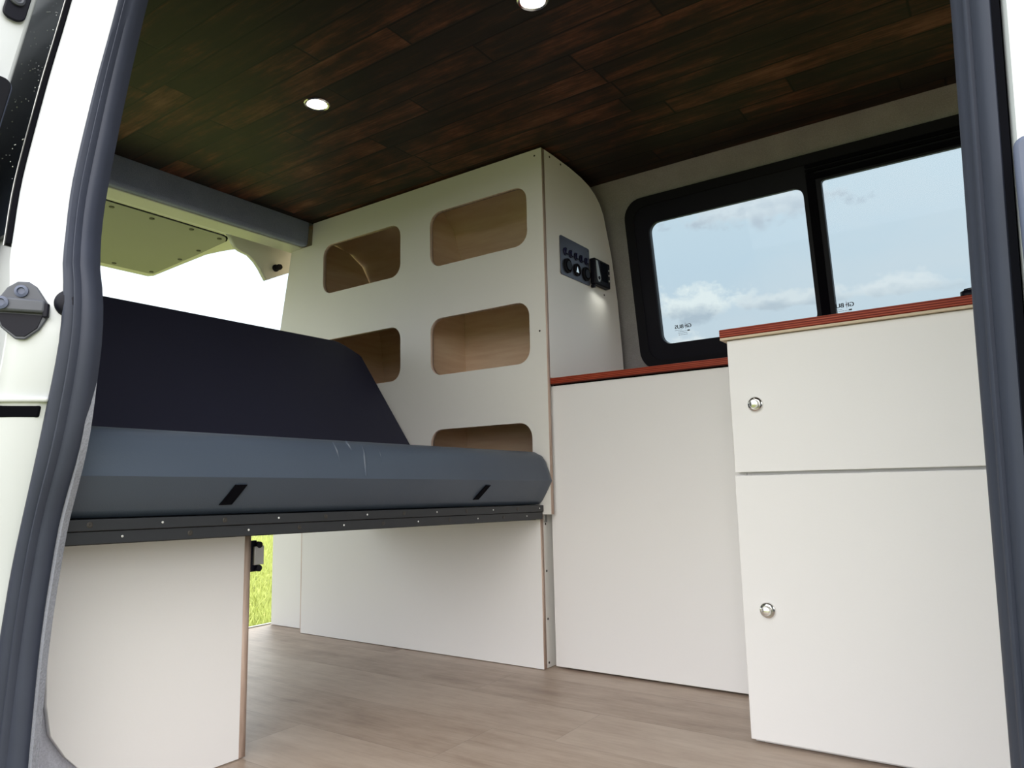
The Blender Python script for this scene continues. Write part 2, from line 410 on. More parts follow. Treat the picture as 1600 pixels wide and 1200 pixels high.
for x0, x1, bp in ((-2.075,-1.480,[(2.085,.39),(2.068,.80),(2.04,1.0),(2.005,1.19),(1.975,1.27),(1.94,1.33),(1.88,1.365),(1.80,1.382),(1.612,1.3895)]), (-1.482,-1.0445,[(1.86,.39),(1.86,.7449)]), (-1.482,-1.0100,[(1.86,.745),(1.86,.8),(1.855,1.1),(1.84,1.22),(1.80,1.32),(1.74,1.37),(1.66,1.386),(1.612,1.3895)])):
    bm = bmesh.new()      # ply lining at the back, curved with the van side
    a = [(bm.verts.new((x0,y,z)), bm.verts.new((x1,y,z))) for y, z in bp]; b = [(bm.verts.new((x0,y+.006,z+.003)), bm.verts.new((x1,y+.006,z+.003))) for y, z in bp]
    for R in (a,b):
        for i in range(len(bp)-1): bm.faces.new((R[i][0],R[i][1],R[i+1][1],R[i+1][0]))
    mk('back_lining', bm, 'inside', shelf, smooth=True)
box('bracket', (-1.72,-1.66,1.83,1.86,1.352,1.364), 'black', shelf)
for x, z in ((-1.012,1.368),(-1.010,.872)): screw(shelf, (x-.006, SF, z), (0,-1,0), .0028)
for y, z in ((1.640,1.374),(1.700,1.374),(1.940,1.038)): screw(shelf, (XF, y, z), (1,0,0), .0032)
for y, z in ((1.621,.362),(1.621,.242),(1.621,.122),(1.621,.014)): screw(shelf, (XL, y, z), (1,0,0), .0032)
box('catch_plate', (XL,XL+.003,1.6125,1.626,.366,.3865), 'steel', shelf, .001)
# lower rear box panel behind it
wb = plate('wheel_arch_panel', [(-2.188,.002),(-2.188,.385),(-1.978,.385),(-1.978,.002)], [], .012, matXZ(1.645), ['cabinet','ply'])
tag(wb, 'narrow cream panel at the rear end, set back beside the strip of grass', 'panel')
box('trim_5', (-2.215,-2.2,.47,2.13,-.03,.003), 'paint_in'); st(bpy.data.objects['trim_5'])

# ------------------------------------------------------------------ kitchen cabinets
low = thing('base_cabinet', (-.73,1.85,0), 'plain white flat cabinet between shelving wall and drawer cabinet', 'cabinet')
box('front_panel', (-1.0130,-.442,1.627,1.642,.006,.7235), 'cabinet', low, .001)
bm = bmesh.new()
for d in ((-1.0105,-.997,1.643,2.075,.002,.722),(-.456,-.442,1.643,2.075,.002,.722),(-.996,-.457,2.06,2.072,.02,.722),(-.996,-.457,1.643,2.06,.02,.032)): B(bm,*d)
mk('carcass', bm, 'cabinet', low)
wt = box('worktop', (-1.003,-.462,1.6125,2.068,.7275,.7435), 'worktop', None, .0015); tag(wt, 'red-brown layered-edge worktop on the plain low cabinet under the window', 'worktop')
box('gap_shade_strip', (-1.000,-.470,1.632,1.66,.7238,.7274), 'gap', wt)  # near-black strip standing in for the shade of the gap under the worktop
DF = 1.353
deep = thing('drawer_cabinet', (-.1,1.7,0), 'deep white cabinet with one drawer above one door, beside the door pillar', 'cabinet')
dr = box('drawer', (-.4365,.30,DF,DF+.015,.4790,.7300), 'cabinet', deep, .0012)
do = box('door', (-.4375,.30,DF,DF+.015,.0080,.4735), 'cabinet', deep, .0012)
bm = bmesh.new()
for d in ((-.434,-.420,DF+.017,2.06,.001,.7305),(.29,.304,DF+.017,2.06,.001,.7305),(-.419,.289,2.03,2.05,.001,.73),(-.419,.289,DF+.017,2.03,.468,.482),(-.419,.289,DF+.017,2.03,.001,.014)): B(bm,*d)
mk('carcass', bm, 'cabinet', deep)
for nm, par, x, z, lab in (('knob', dr, -.390, .604, None), ('knob', do, -.393, .233, None)):
    bm = bmesh.new()
    lathe(bm, (x, DF, z), (0,-1,0), [(0,-.001),(.0142,-.001),(.0142,.002),(.0128,.0045),(.0098,.0058),(.0088,.0048),(.0083,.0052),(.0083,.0125),(.0070,.0148),(.0035,.0158),(0,.016)], 40)
    o = mk(nm, bm, 'chrome', par, smooth=True)
wd = box('worktop', (-.4475,.32,DF-.009,2.066,.7352,.7515), 'worktop', None, .0018); tag(wd, 'red-brown layered-edge worktop with pale lower edge on the drawer cabinet', 'worktop')
box('pale_underlay', (-.4465,.319,DF-.0085,2.06,.7308,.7351), 'pale_edge', wd)
hb = thing('hob', (.1,1.6,.7515), 'low black rounded-corner appliance at the edge of the higher worktop', 'hob')
plate('base', rrect(-.052,.26,1.368,1.62,.012), [], .013, matXY(.7517), ['black'], hb)
plate('lid', rrect(-.048,.256,1.372,1.616,.012), [], .004, matXY(.7649), ['glossblack'], hb)

# ------------------------------------------------------------------ control plate and display on the side panel
cp = thing('control_panel', (XF,1.8,1.06), 'graphite switch plate with five round switches and three sockets on the shelf side', 'switch panel')
plate('face_plate', rrect(1.6798,1.8466,1.0454,1.1586,.006), [], .003, matYZ(XF+.0032), ['panelgrey'], cp)
for i in range(5):
    y = 1.7061 + i*.0300; bm = bmesh.new()
    lathe(bm, (XF+.003, y, 1.1157), (1,0,0), [(0,-.002),(.0115,-.002),(.0115,.003),(.0095,.004),(.0088,.002),(0,.0025)], 24)
    s_ = mk('round_switch', bm, 'navy', cp, smooth=True); box('rocker', (XF+.0055,XF+.0105,y-.0045,y+.0045,1.1084,1.123), 'navy', s_, .001)
for y, r in ((1.714,.021),(1.7666,.0185),(1.8203,.021)):
    bm = bmesh.new(); lathe(bm, (XF+.003, y, 1.0757), (1,0,0), [(0,-.002),(r,-.002),(r,.005),(r*.82,.007),(r*.72,.002),(0,.002)], 28)
    s_ = mk('socket', bm, 'blackmatt', cp, smooth=True)
    if r < .02:
        bm = bmesh.new(); prism(bm, [(-.008,-.008),(.008,-.008),(.0,.010)], lambda p:(XF+.005,y+p[0],1.0757+p[1]), lambda p:(XF+.0075,y+p[0],1.0757+p[1])); mk('socket_cap', bm, 'chrome', s_)
    else:
        bm = bmesh.new(); cyl(bm, (XF+.005,y,1.0757), (1,0,0), r*.62, .006, 24); mk('socket_cap', bm, 'black', s_)
screw(cp, (XF+.003,1.8378,1.1508), (1,0,0), .002)
dp = thing('display_controller', (XF,1.93,1.06), 'small black box display with buttons beside the switch plate', 'controller')
DX = -.9765
box('housing', (XF+.0003,DX,1.8515,1.949,1.0533,1.1332), 'black', dp, .004, 3)
box('screen', (DX+.0001,DX+.0013,1.8847,1.9295,1.0689,1.1264), 'glossblack', dp, .0005)
bm = bmesh.new(); prism(bm, [(1.8574,1.1254),(1.8671,1.1254),(1.8817,1.0845),(1.8837,1.0728),(1.8778,1.062),(1.8681,1.062),(1.8622,1.0728)], lambda p:(DX+.0001,p[0],p[1]), lambda p:(DX+.0014,p[0],p[1])); mk('silver_inlay', bm, 'steel', dp)
bm = bmesh.new(); cyl(bm, (DX+.0013,1.873,1.0737), (1,0,0), .0050, .002, 16); mk('dial', bm, 'black', dp)
for z in (1.1108,1.0952,1.0776):
    bm = bmesh.new(); cyl(bm, (DX,1.9393,z), (1,0,0), .0030, .0015, 12); mk('button', bm, 'pin', dp)
box('cable_boss', (XF+.0003,-.983,1.8554,1.8652,1.0435,1.0528), 'black', dp, .001)

# ------------------------------------------------------------------ bed: seat cushion, hinge strip, backrest
def shear(z, y):
    t = (z-.385)/(.557-.385); kk = .022 + (.0078-.022)*min(1,max(0,t)); return z - kk*(y-.45)
def shear_obj(bm):
    for v in bm.verts: v.co.z = shear(v.co.z, v.co.y)
bed = thing('bed_base', (-1.4,1.0,.38), 'black bed board edge strip with two rows of screws spanning the van', 'bed base')
bm = bmesh.new(); B(bm, -1.7,-1.036,.44,1.585,.398,.428); shear_obj(bm); mk('board', bm, 'blackmatt', bed)
bm = bmesh.new(); B(bm, -1.035,-1.020,.437,1.594,.3995,.4165); shear_obj(bm); mk('lower_strip', bm, 'rail', bed, bev=.001)
bm = bmesh.new(); B(bm, -1.035,-1.017,.437,1.594,.4170,.4325); shear_obj(bm); mk('upper_strip', bm, 'rail', bed, bev=.001)
n = 12
for i in range(n):
    y = .475 + i*(1.10/(n-1))
    for row, z, x, ph in ((0,.4253,-1.017,0),(1,.4085,-1.020,.045)):
        yy = y+ph
        if yy > 1.59: continue
        bright = (i + row) % 2 == 1
        screw(bed, (x, yy, shear(z,yy)), (1,0,0), .0018 if bright else .0042, 'pin' if bright else 'screw', .001)
seat = thing('seat_cushion', (-1.4,1.0,.43), 'slate-grey vinyl bench cushion with two black pull tabs across the van', 'cushion')
prof = [(-1.038,.4335),(-1.028,.4345),(-1.017,.444),(-1.003,.464),(-.990,.484),(-.987,.489),(-.989,.494),(-.994,.516),(-1.001,.537),(-1.009,.549),(-1.025,.557),(-1.085,.561),(-1.25,.566),(-1.41,.570),(-1.425,.56),(-1.425,.4335)]
bm = bmesh.new(); rows = []
ys = [.437,.455,.475] + [.50+.05*i for i in range(21)] + [1.54,1.56,1.570,1.578,1.585,1.590,1.5935,1.5955,1.5965]
rnd = random.Random(5)
for y in ys:
    e = 0.0
    if y > 1.566: e = 1-math.sqrt(max(0,1-((y-1.566)/.031)**2))
    row = []
    for (x, z) in prof:
        cx, cz = -1.30, .497; s = 1 - .10*e
        xx = x - (e*(.004+.05*max(0,z-.50)) if x > -1.3 else 0)
        zz = z - (e*.5*max(0,z-.50)) + (e*.0 if z < .45 else 0)
        if -1.06 < x and .45 < z < .556 and y < 1.59:      # soft unevenness of the padding
            xx += .0012*math.sin(y*23+z*40) + .0010*math.sin(y*51+1.3)
        row.append(bm.verts.new((xx, y, shear(zz, y))))
    rows.append(row)
for R, S_ in zip(rows, rows[1:]):
    for i in range(len(prof)):
        j = (i+1) % len(prof); bm.faces.new((R[i], R[j], S_[j], S_[i]))
bm.faces.new(rows[0]); bm.faces.new(rows[-1])
# right end swells past the board over the shelf edge
mk('cover', bm, 'seat', seat, smooth=True)
# narrow fold lines above the crease
for y0, y1, za, zb in ((.884,.886,.552,.520),(.918,.922,.556,.538),(.952,.944,.548,.494),(.990,.991,.550,.520)):
    bm = bmesh.new(); L = []
    for i in range(7):
        t = i/6; z = za+(zb-za)*t; y = y0+(y1-y0)*t
        # depth from the profile
        x = -.989 - (.012*((z-.494)/.043) if z > .494 else 0)
        if z > .537: x = -1.001-(z-.537)*.7
        w = .0035*math.sin(PI*min(.96,max(.04,t)))
        zz = shear(z, y)
        L.append([bm.verts.new((x-.003,y-w,zz)), bm.verts.new((x+.0016,y,zz)), bm.verts.new((x-.003,y+w,zz))])
    for a_, b_ in zip(L, L[1:]):
        bm.faces.new((a_[0],a_[1],b_[1],b_[0])); bm.faces.new((a_[1],a_[2],b_[2],b_[1]))
    mk('fold', bm, 'seat', seat, smooth=True)
for yt, yb, w in ((.686,.672,.0105),(1.326,1.304,.0085)):
    bm = bmesh.new(); L = []
    for z, x, t in ((.478,-.992,0),(.470,-.9965,.3),(.460,-1.0030,.62),(.448,-1.0115,1)):
        y = yt+(yb-yt)*t; zz = shear(z,y)
        L.append([bm.verts.new((x,y-w,zz)),bm.verts.new((x,y+w,zz)),bm.verts.new((x-.004,y+w,zz)),bm.verts.new((x-.004,y-w,zz))])
    for a_, b_ in zip(L, L[1:]):
        for i in range(4): j = (i+1)%4; bm.faces.new((a_[i],a_[j],b_[j],b_[i]))
    bm.faces.new(L[0]); bm.faces.new(L[-1]); mk('pull_tab', bm, 'gap', seat)
bm = bmesh.new()
# inclined board-like cushion: outline in (y, distance up the slope), clipped upper corner
BS = Vector((-.206,0,.286)).normalized(); BN = Vector((.286,0,.206)).normalized(); BB = Vector((-1.462,0,.584))
bo = [(.50,-.05),(.50,.418),(1.490,.418),(1.512,.414),(1.530,.403),(1.572,.372),(1.578,.362),(1.578,-.05)]
prism(bm, bo, lambda p: BB+BS*p[1]+Vector((0,p[0],0)), lambda p: BB+BS*p[1]-BN*.15+Vector((0,p[0],0)))
bk = mk('backrest_cushion', bm, 'back', None, bev=.006, seg=3); tag(bk, 'navy-black padded backrest leaning behind the grey bench cushion', 'cushion')

# ------------------------------------------------------------------ near under-bed box
nb = thing('under_bed_box', (-1.3,.65,0), 'cream under-bed box panel with raw ply edge beside the sliding door', 'cabinet')
plate('front_panel', [(.498,.3950),(.496,.25),(.500,.17),(.508,.125),(.53,.09),(.58,.035),(.61,.002),(.815,.002),(.815,.3885)][::-1], [], .012, matYZ(-1.165), ['cabinet'], nb)
plate('side_panel', [(-1.1655,.002),(-1.1655,.3880),(-1.75,.3880),(-1.75,.002)], [], .013, matXZ(.8155), ['ply'], nb)
ct = box('latch', (-1.1735,-1.1665,.8288,.842,.318,.374), 'black', nb, .001)
box('body', (-1.1660,-1.160,.833,.853,.330,.364), 'steel', ct, .001)
for z in (.366,.324):
    bm = bmesh.new(); cyl(bm, (-1.166,.843,z), (1,0,0), .006, .007, 14); mk('hook', bm, 'black', ct)
# felt-lined wheel arch beside the panel
bm = bmesh.new(); B(bm, -2.1,-1.182,.43,.60,.001,.370); st(mk('trim_6', bm, 'carpet_light'))

# ------------------------------------------------------------------ rear pillar (left in the photo) : seal, jamb, body side
TI = [(1.1909, -1.0008, 0.4982), (1.0992, -0.9965, 0.4827), (1.011, -0.9896, 0.4671), (0.8803, -0.974, 0.4455), (0.8163, -0.9619, 0.4342), (0.7765, -0.9463, 0.4273), (0.7471, -0.9333, 0.4239), (0.7125, -0.923, 0.4239), (0.6788, -0.9186, 0.4239), (0.6312, -0.9212, 0.4239), (0.5603, -0.9351, 0.4239), (0.5067, -0.9532, 0.4239), (0.4444, -0.9887, 0.4239), (0.3812, -1.0034, 0.4239), (0.3181, -1.0172, 0.4239), (0.2558, -1.025, 0.4239), (0.1347, -1.0328, 0.4239), (-0.0668, -1.038, 0.4239)]
TO = [(1.1736, -1.0017), (1.107, -0.9999), (1.043, -1.0017), (0.9296, -0.9947), (0.8604, -0.9878), (0.7713, -0.9576), (0.7264, -0.9446), (0.6779, -0.9446), (0.6303, -0.9498), (0.5923, -0.9653), (0.5387, -0.9809), (0.453, -1.0103), (0.3743, -1.038), (0.2887, -1.0562), (0.133, -1.0882), (-0.0668, -1.1245)]
def interp(tab, z, c=1):
    if z >= tab[0][0]: return tab[0][c]
    for p, q in zip(tab, tab[1:]):
        if q[0] <= z <= p[0]:
            t = (z-q[0])/(p[0]-q[0]); t = t
            return q[c]+(p[c]-q[c])*t
    return tab[-1][c]
def smooth_i(tab, z, c=1):
    return sum(interp(tab, z+d, c)*w for d, w in ((-.03,.2),(-.015,.2),(0,.2),(.015,.2),(.03,.2)))
ZS = [-.15+.025*i for i in range(62)]
def Ipt(z): return Vector((smooth_i(TI,z), ynear(z,.424), z))
def Opt(z): return Vector((smooth_i(TO,z), ynear(z,.396), z))
PR = [(0,0),(.04,.45),(.14,.8),(.26,.95),(.38,.86),(.44,.72),(.49,1.02),(.54,1.10),(.60,1.0),(.66,.62),(.78,.70),(.90,.55),(.97,.25),(1,0)]   # outer -> inner
def seal_strip(name, zs, I, O, height, out, mat='rubber', prof=PR):
    bm = bmesh.new(); rows = []
    for z in zs:
        a, b = O(z), I(z); w = b-a; nrm = Vector(out(z)).normalized()
        rows.append([bm.verts.new(a + w*u + nrm*h*height) for u, h in prof] + [bm.verts.new(b - nrm*.012), bm.verts.new(a - nrm*.012)])
    for R, S_ in zip(rows, rows[1:]):
        for i in range(len(R)):
            j = (i+1) % len(R); bm.faces.new((R[i],R[j],S_[j],S_[i]))
    bm.faces.new(rows[0]); bm.faces.new(rows[-1])
    return mk(name, bm, mat, None, smooth=True)
s1 = seal_strip('door_seal', ZS, Ipt, Opt, .012, lambda z:(.5,-.87,0)); tag(s1, 'slate rubber door seal curving down the rear pillar at the left', 'door seal', None)
# thin felt edging showing along the seal's inner side
bm = bmesh.new(); L = []
for z in [-.06+.02*i for i in range(35)]:
    p = Ipt(z); w = -.009 + .019*min(1,max(0,(.62-z)/.16))
    L.append([bm.verts.new(p+Vector((w,.002,0))), bm.verts.new(p+Vector((w*.8,.010,0))), bm.verts.new(p+Vector((-.02,.012,0))), bm.verts.new(p+Vector((-.012,.004,0)))])
for a_, b_ in zip(L, L[1:]):
    for i in range(4): j = (i+1)%4; bm.faces.new((a_[i],a_[j],b_[j],b_[i]))
bm.faces.new(L[0]); bm.faces.new(L[-1])
st(mk('trim_7', bm, 'felt_edge'))
# painted rebate at 45 degrees, then the outer skin
JD = Vector((-.64,-.77,0))
def Jpt(z, u): 
    p = Opt(z) + Vector((.004,.004,0)); return p + JD*u
def rows_mesh(bm, rows):
    for R, S_ in zip(rows, rows[1:]):
        for i in range(len(R)-1): bm.faces.new((R[i],R[i+1],S_[i+1],S_[i]))
JW = .0645
bm = bmesh.new(); rows = []
for z in ZS:
    q = []
    for u, h in ((-.0035,-.010),(0,0),(.010,.001),(.017,.0038),(.039,.0043),(.052,.0041),(.057,.0026),(.062,.0034),(JW,.001)):
        p = Jpt(z,u) + Vector((.77,-.64,0))*h; q.append(bm.verts.new(p))
    e = Jpt(z,JW)
    q.append(bm.verts.new(e+Vector((-.006,.012,0))))
    q.append(bm.verts.new((-2.25, e.y+.012, z)))
    q.append(bm.verts.new((-2.25, e.y+.045, z)))
    q.append(bm.verts.new(Jpt(z,0)+Vector((-.06,.02,0))))
    rows.append(q)
for R, S_ in zip(rows, rows[1:]):
    for i in range(len(R)): j = (i+1)%len(R); bm.faces.new((R[i],R[j],S_[j],S_[i]))
bm.faces.new(rows[0]); bm.faces.new(rows[-1])
wl = st(mk('wall_rear_left', bm, 'paint', None, smooth=True))
# dark shut line at the edge of the rebate with its fine bright lip
bm = bmesh.new(); rows = []
for z in [z for z in ZS if z > .765]:
    e = Jpt(z,JW); q = [e+Vector((.0015,-.0025,0)), e+Vector((-.001,-.006,0)), e+Vector((-.011,-.004,0)), e+Vector((-.014,.008,0)), e+Vector((.0,.010,0))]
    rows.append([bm.verts.new(v) for v in q])
for R, S_ in zip(rows, rows[1:]):
    for i in range(5): j = (i+1)%5; bm.faces.new((R[i],R[j],S_[j],S_[i]))
bm.faces.new(rows[0]); bm.faces.new(rows[-1])
st(mk('trim_8', bm, 'gap'))
bm = bmesh.new(); rows = []
for z in [z for z in ZS if z > .765]:
    e = Jpt(z,JW); q = [e+Vector((-.0142,-.004,0)), e+Vector((-.0148,-.0046,0)), e+Vector((-.0156,-.003,0)), e+Vector((-.015,.008,0))]
    rows.append([bm.verts.new(v) for v in q])
for R, S_ in zip(rows, rows[1:]):
    for i in range(4): j = (i+1)%4; bm.faces.new((R[i],R[j],S_[j],S_[i]))
st(mk('trim_9', bm, 'steel'))
# rear quarter window (dark glass with rain drops)
bm = bmesh.new(); a_ = []; b_ = []
for z in [z for z in ZS if z > .79]:
    e = Jpt(z,JW); a_.append(bm.verts.new((e.x-.018, e.y+.004, z))); b_.append(bm.verts.new((-2.1, e.y+.004, z)))
for i in range(len(a_)-1): bm.faces.new((a_[i],b_[i],b_[i+1],a_[i+1]))
r_ = bmesh.ops.extrude_face_region(bm, geom=list(bm.faces)); bmesh.ops.translate(bm, verts=[v for v in r_['geom'] if isinstance(v, bmesh.types.BMVert)], vec=(0,.005,0))
w2 = mk('window_2', bm, 'glossblack'); st(w2)
rnd = random.Random(11); bm = bmesh.new()
for i in range(150):
    z = rnd.uniform(.885,1.20); e = Jpt(z,JW); x = e.x-.024-rnd.random()**1.6*.22; r = rnd.uniform(.0004,.0012)
    lathe(bm, (x, e.y+.004, z), (0,-1,0), [(0,.0-.0004),(r,-.0004),(r*.7,r*.5),(0,r*.7)], 8)
dp_ = mk('raindrops', bm, 'chrome', w2); dp_['kind'] = 'stuff'
# rail slot in the rebate
z0, z1 = .5595, .5735
bm = bmesh.new()
pts = [(.010,-.001),(.10,-.001)]
q = []
for (u, z) in ((.012,z0),(.095,z0-.001),(.095,z1),(.012,z1)):
    q.append(Jpt(z,u))
nn = Vector((.77,-.64,0))
va = [bm.verts.new(p+nn*.0052) for p in q]; vb = [bm.verts.new(p-nn*.01) for p in q]
bm.faces.new(va); bm.faces.new(vb[::-1])
for i in range(4): j = (i+1)%4; bm.faces.new((va[i],va[j],vb[j],vb[i]))
st(mk('trim_10', bm, 'gap', bev=.002))
bm = bmesh.new(); q = [Jpt(.5775,.004),Jpt(.5765,.09),Jpt(.582,.09),Jpt(.583,.004)]
va = [bm.verts.new(p+nn*.010) for p in q]; vb = [bm.verts.new(p) for p in q]
bm.faces.new(va); bm.faces.new(vb[::-1])
for i in range(4): j = (i+1)%4; bm.faces.new((va[i],va[j],vb[j],vb[i]))
st(mk('trim_11', bm, 'paint', bev=.002))
# striker
SO = Jpt(.686,.0475) + nn*.0045
SM = Matrix(((JD.x,0,nn.x,SO.x),(JD.y,0,nn.y,SO.y),(0,1,0,SO.z),(0,0,0,1))) @ Matrix.Scale(.88,4)     # local: u left, v up, w out
sk = thing('door_striker', SO, 'charcoal plastic door latch striker on the white pillar at the left', 'door striker')
def sp2(name, pts, w0, w1, mat, bev=.0015):
    bm = bmesh.new(); prism(bm, pts, lambda p: SM @ Vector((p[0],p[1],w0)), lambda p: SM @ Vector((p[0],p[1],w1))); return mk(name, bm, mat, sk, bev=bev)
sp2('backplate', [(-.030,.012),(-.016,.034),(-.006,.041),(.008,.041),(.020,.032),(.032,.012),(.034,-.006),(.024,-.024),(.006,-.040),(-.006,-.040),(-.022,-.026),(-.031,-.010)], 0, .004, 'striker')
sp2('latch_bar', [(-.030,.014),(.034,.018),(.034,-.002),(-.030,-.004)], .0042, .013, 'striker', .003)
sp2('recess', [(-.026,-.006),(.030,-.004),(.022,-.022),(.005,-.036),(-.006,-.036),(-.020,-.024)], .0042, .0052, 'black')
sp2('peg', [(-.034,.010),(-.027,.010),(-.027,-.010),(-.034,-.010)], .004, .012, 'black')
for u, v, w, r, m_ in ((.002,.027,.004,.0075,'steel'),(.022,.008,.013,.0080,'steel')):
    bm = bmesh.new(); lathe(bm, SM @ Vector((u,v,w)), nn, [(0,0),(r,0),(r,.002),(r*.6,.0032),(r*.5,.001),(0,.001)], 20); mk('bolt', bm, 'grey_trim', sk)
# buffer
BO = Jpt(.699,.0015) + nn*.001
bm = bmesh.new(); lathe(bm, BO, nn, [(0,-.012),(.0158,-.012),(.0160,-.001),(.0138,.004),(.008,.0072),(0,.008)], 28)
for v in bm.verts: v.co.z = BO.z + (v.co.z-BO.z)*1.05
bf = mk('buffer', bm, 'black', None, smooth=True); tag(bf, 'small black rubber buffer on the left pillar beside the seal', 'buffer')
# the open sliding door alongside the body
sd = thing('door_1', (-1.7,.38,0), '', ''); del sd['label']; del sd['category']; st(sd)
bm = bmesh.new(); DR = [(z, ynear(z,.316), ynear(z,.262)) for z in (-.15,.4,.8,.95,1.1,1.25,1.40)]
rows = [[bm.verts.new((-1.054,yi,z)), bm.verts.new((-1.058,yo,z)), bm.verts.new((-2.3,yo,z)), bm.verts.new((-2.3,yi,z))] for z, yi, yo in DR]
for R, S_ in zip(rows, rows[1:]):
    for i in range(4): j=(i+1)%4; bm.faces.new((R[i],R[j],S_[j],S_[i]))
bm.faces.new(rows[0]); bm.faces.new(rows[-1]); mk('door_panel', bm, 'paint', sd, bev=.006, seg=3)
def dbox(name, y0, y1, z0, z1, x1, mat, r, par=sd):
    bm = bmesh.new(); prism(bm, rrect(y0,y1,z0,z1,r), lambda p:(-1.053,p[0]+TUMBLE*(p[1]-1.014),p[1]), lambda p:(x1,p[0]+TUMBLE*(p[1]-1.014),p[1])); return mk(name, bm, mat, par, bev=.0015)
lt = dbox('latch_recess', .325,.352,1.099,1.19,-1.0485,'black',.011)
bm = bmesh.new(); lathe(bm, (-1.0485,.3555,1.130), (1,0,0), [(0,0),(.0095,0),(.0095,.003),(.007,.0045),(.005,.003),(0,.004)], 24); mk('latch_wheel', bm, 'striker', lt)
dbox('rubber_block', .322,.356,.924,1.006,-1.034,'blackmatt',.012)
bm = bmesh.new(); dd = dbox('block_rim', .318,.360,.919,1.011,-1.044,'grey_trim',.014)

# ------------------------------------------------------------------ front pillar (right in the photo)
def RI(z): return Vector((-.0112 - .024*(.547-z) if z < .547 else -.0112+.032*(min(z,.72)-.547), ynear(z,.424), z))
def RO(z): return Vector((.0065 + (min(z,.70)-.547)*.035, ynear(z,.396), z))
s2 = seal_strip('door_seal', ZS, RI, RO, .007, lambda z:(-.3,-.95,0)); tag(s2, 'slate rubber door seal straight down the front pillar at the right edge', 'door seal')
bm = bmesh.new(); rows = []
for z in ZS:
    o_ = RO(z); rows.append([bm.verts.new(p) for p in (o_+Vector((-.001,-.002,0)), o_+Vector((.0022,-.004,0)), o_+Vector((.0026,.012,0)), o_+Vector((-.001,.012,0)))])
for R, S_ in zip(rows, rows[1:]):
    for i in range(4): j=(i+1)%4; bm.faces.new((R[i],R[j],S_[j],S_[i]))
st(mk('trim_12', bm, 'gap'))
bm = bmesh.new(); rows = []
for z in ZS:
    o_ = RO(z); rows.append([bm.verts.new(p) for p in (o_+Vector((.0028,-.002,0)), o_+Vector((.005,-.006,0)), o_+Vector((.12,-.02,0)), Vector((1.3,o_.y-.02,z)), Vector((1.3,o_.y+.03,z)), o_+Vector((.0028,.045,0)))])
for R, S_ in zip(rows, rows[1:]):
    for i in range(6): j=(i+1)%6; bm.faces.new((R[i],R[j],S_[j],S_[i]))
bm.faces.new(rows[0]); bm.faces.new(rows[-1])
st(mk('wall_front_left', bm, 'paint', smooth=True))
bm = bmesh.new(); prism(bm, rrect(.0115,.06,-.1,.6125,.005), lambda p:(p[0]+.02*(p[1]-.61)*.9,.386,p[1]), lambda p:(p[0]+.02*(p[1]-.61)*.9,.372,p[1]))
st(mk('trim_13', bm, 'grey_trim', bev=.002))
# header over the sliding door opening (above the frame)
bm = bmesh.new(); B(bm, -1.25, .1, .47, .54, 1.32, 1.46); st(mk('trim_14', bm, 'paint', bev=.004))

# ------------------------------------------------------------------ tailgate, raised
tg = thing('door_2', (-2.5,1.28,1.36), '', ''); del tg['label']; del tg['category']; st(tg)
half = [(-2.13,1.66),(-2.25,1.62),(-2.30,1.580),(-2.345,1.556),(-2.40,1.541),(-2.482,1.528),(-2.70,1.540),(-2.90,1.552),(-2.925,1.540)]
outl = half + [(x, 2.10-y) for x, y in half[::-1]]
plate('gate_shell', outl, [], .035, matXY(1.366), ['paint_in'], tg)
pp = [(-2.236,1.20),(-2.238,1.435),(-2.246,1.455),(-2.262,1.468),(-2.285,1.480),(-2.50,1.503),(-2.86,1.530),(-2.872,1.520)]
pl_ = [(-2.236,1.0)] 
inner = [(x, y) for x, y in pp] + [(x, 2.10-y) for x, y in pp[::-1]]
tp = plate('gate_trim_panel', inner, [], .003, matXY(1.3625), ['tailpanel'], tg)
tpd = plate('shadow_gap', [(x*1.0+(.005 if x > -2.3 else -.003), y+(.004 if y > 1.31 else -.004)) for x, y in inner], [], .0008, matXY(1.3652), ['gap'], tg)
for x, y in ((-2.27,1.20),(-2.262,1.335),(-2.272,1.448),(-2.27,1.07),(-2.45,1.478),(-2.60,1.492),(-2.84,1.510),(-2.84,1.36),(-2.84,1.20)):
    bm = bmesh.new(); cyl(bm, (x,y,1.3625), (0,0,-1), .008, .002, 12); mk('trim_clip', bm, 'screw', tp)

# ------------------------------------------------------------------ ceiling spotlights
def spot(x, y, lab):
    t = thing('ceiling_spotlight', (x,y,1.392), lab, 'spotlight', 'round spotlights in the plank ceiling')
    bm = bmesh.new(); lathe(bm, (x,y,1.3918), (0,0,-1), [(.0235,0),(.0305,0),(.031,.0015),(.0285,.0035),(.0245,.0025),(.0235,0)], 36); mk('bezel', bm, 'chrome', t, smooth=True)
    bm = bmesh.new(); lathe(bm, (x,y,1.3918), (0,0,-1), [(0,.0),(.0232,.0),(.0232,.0012),(.012,.0022),(0,.0025)], 32); mk('lens', bm, 'lamp', t)
    l = bpy.data.lights.new('spot_light', 'SPOT'); l.energy = .5; l.spot_size = 1.9; l.spot_blend = .6; l.color = (1,.95,.88); l.shadow_soft_size = .02
    lo = bpy.data.objects.new('bulb', l); C.objects.link(lo); lo.location = (x,y,1.383)
spot(-1.312, 1.083, 'round lit ceiling spotlight above the bed, nearer the shelving wall')
spot(-.682, 1.079, 'round lit ceiling spotlight at the top edge, nearer the sliding door')

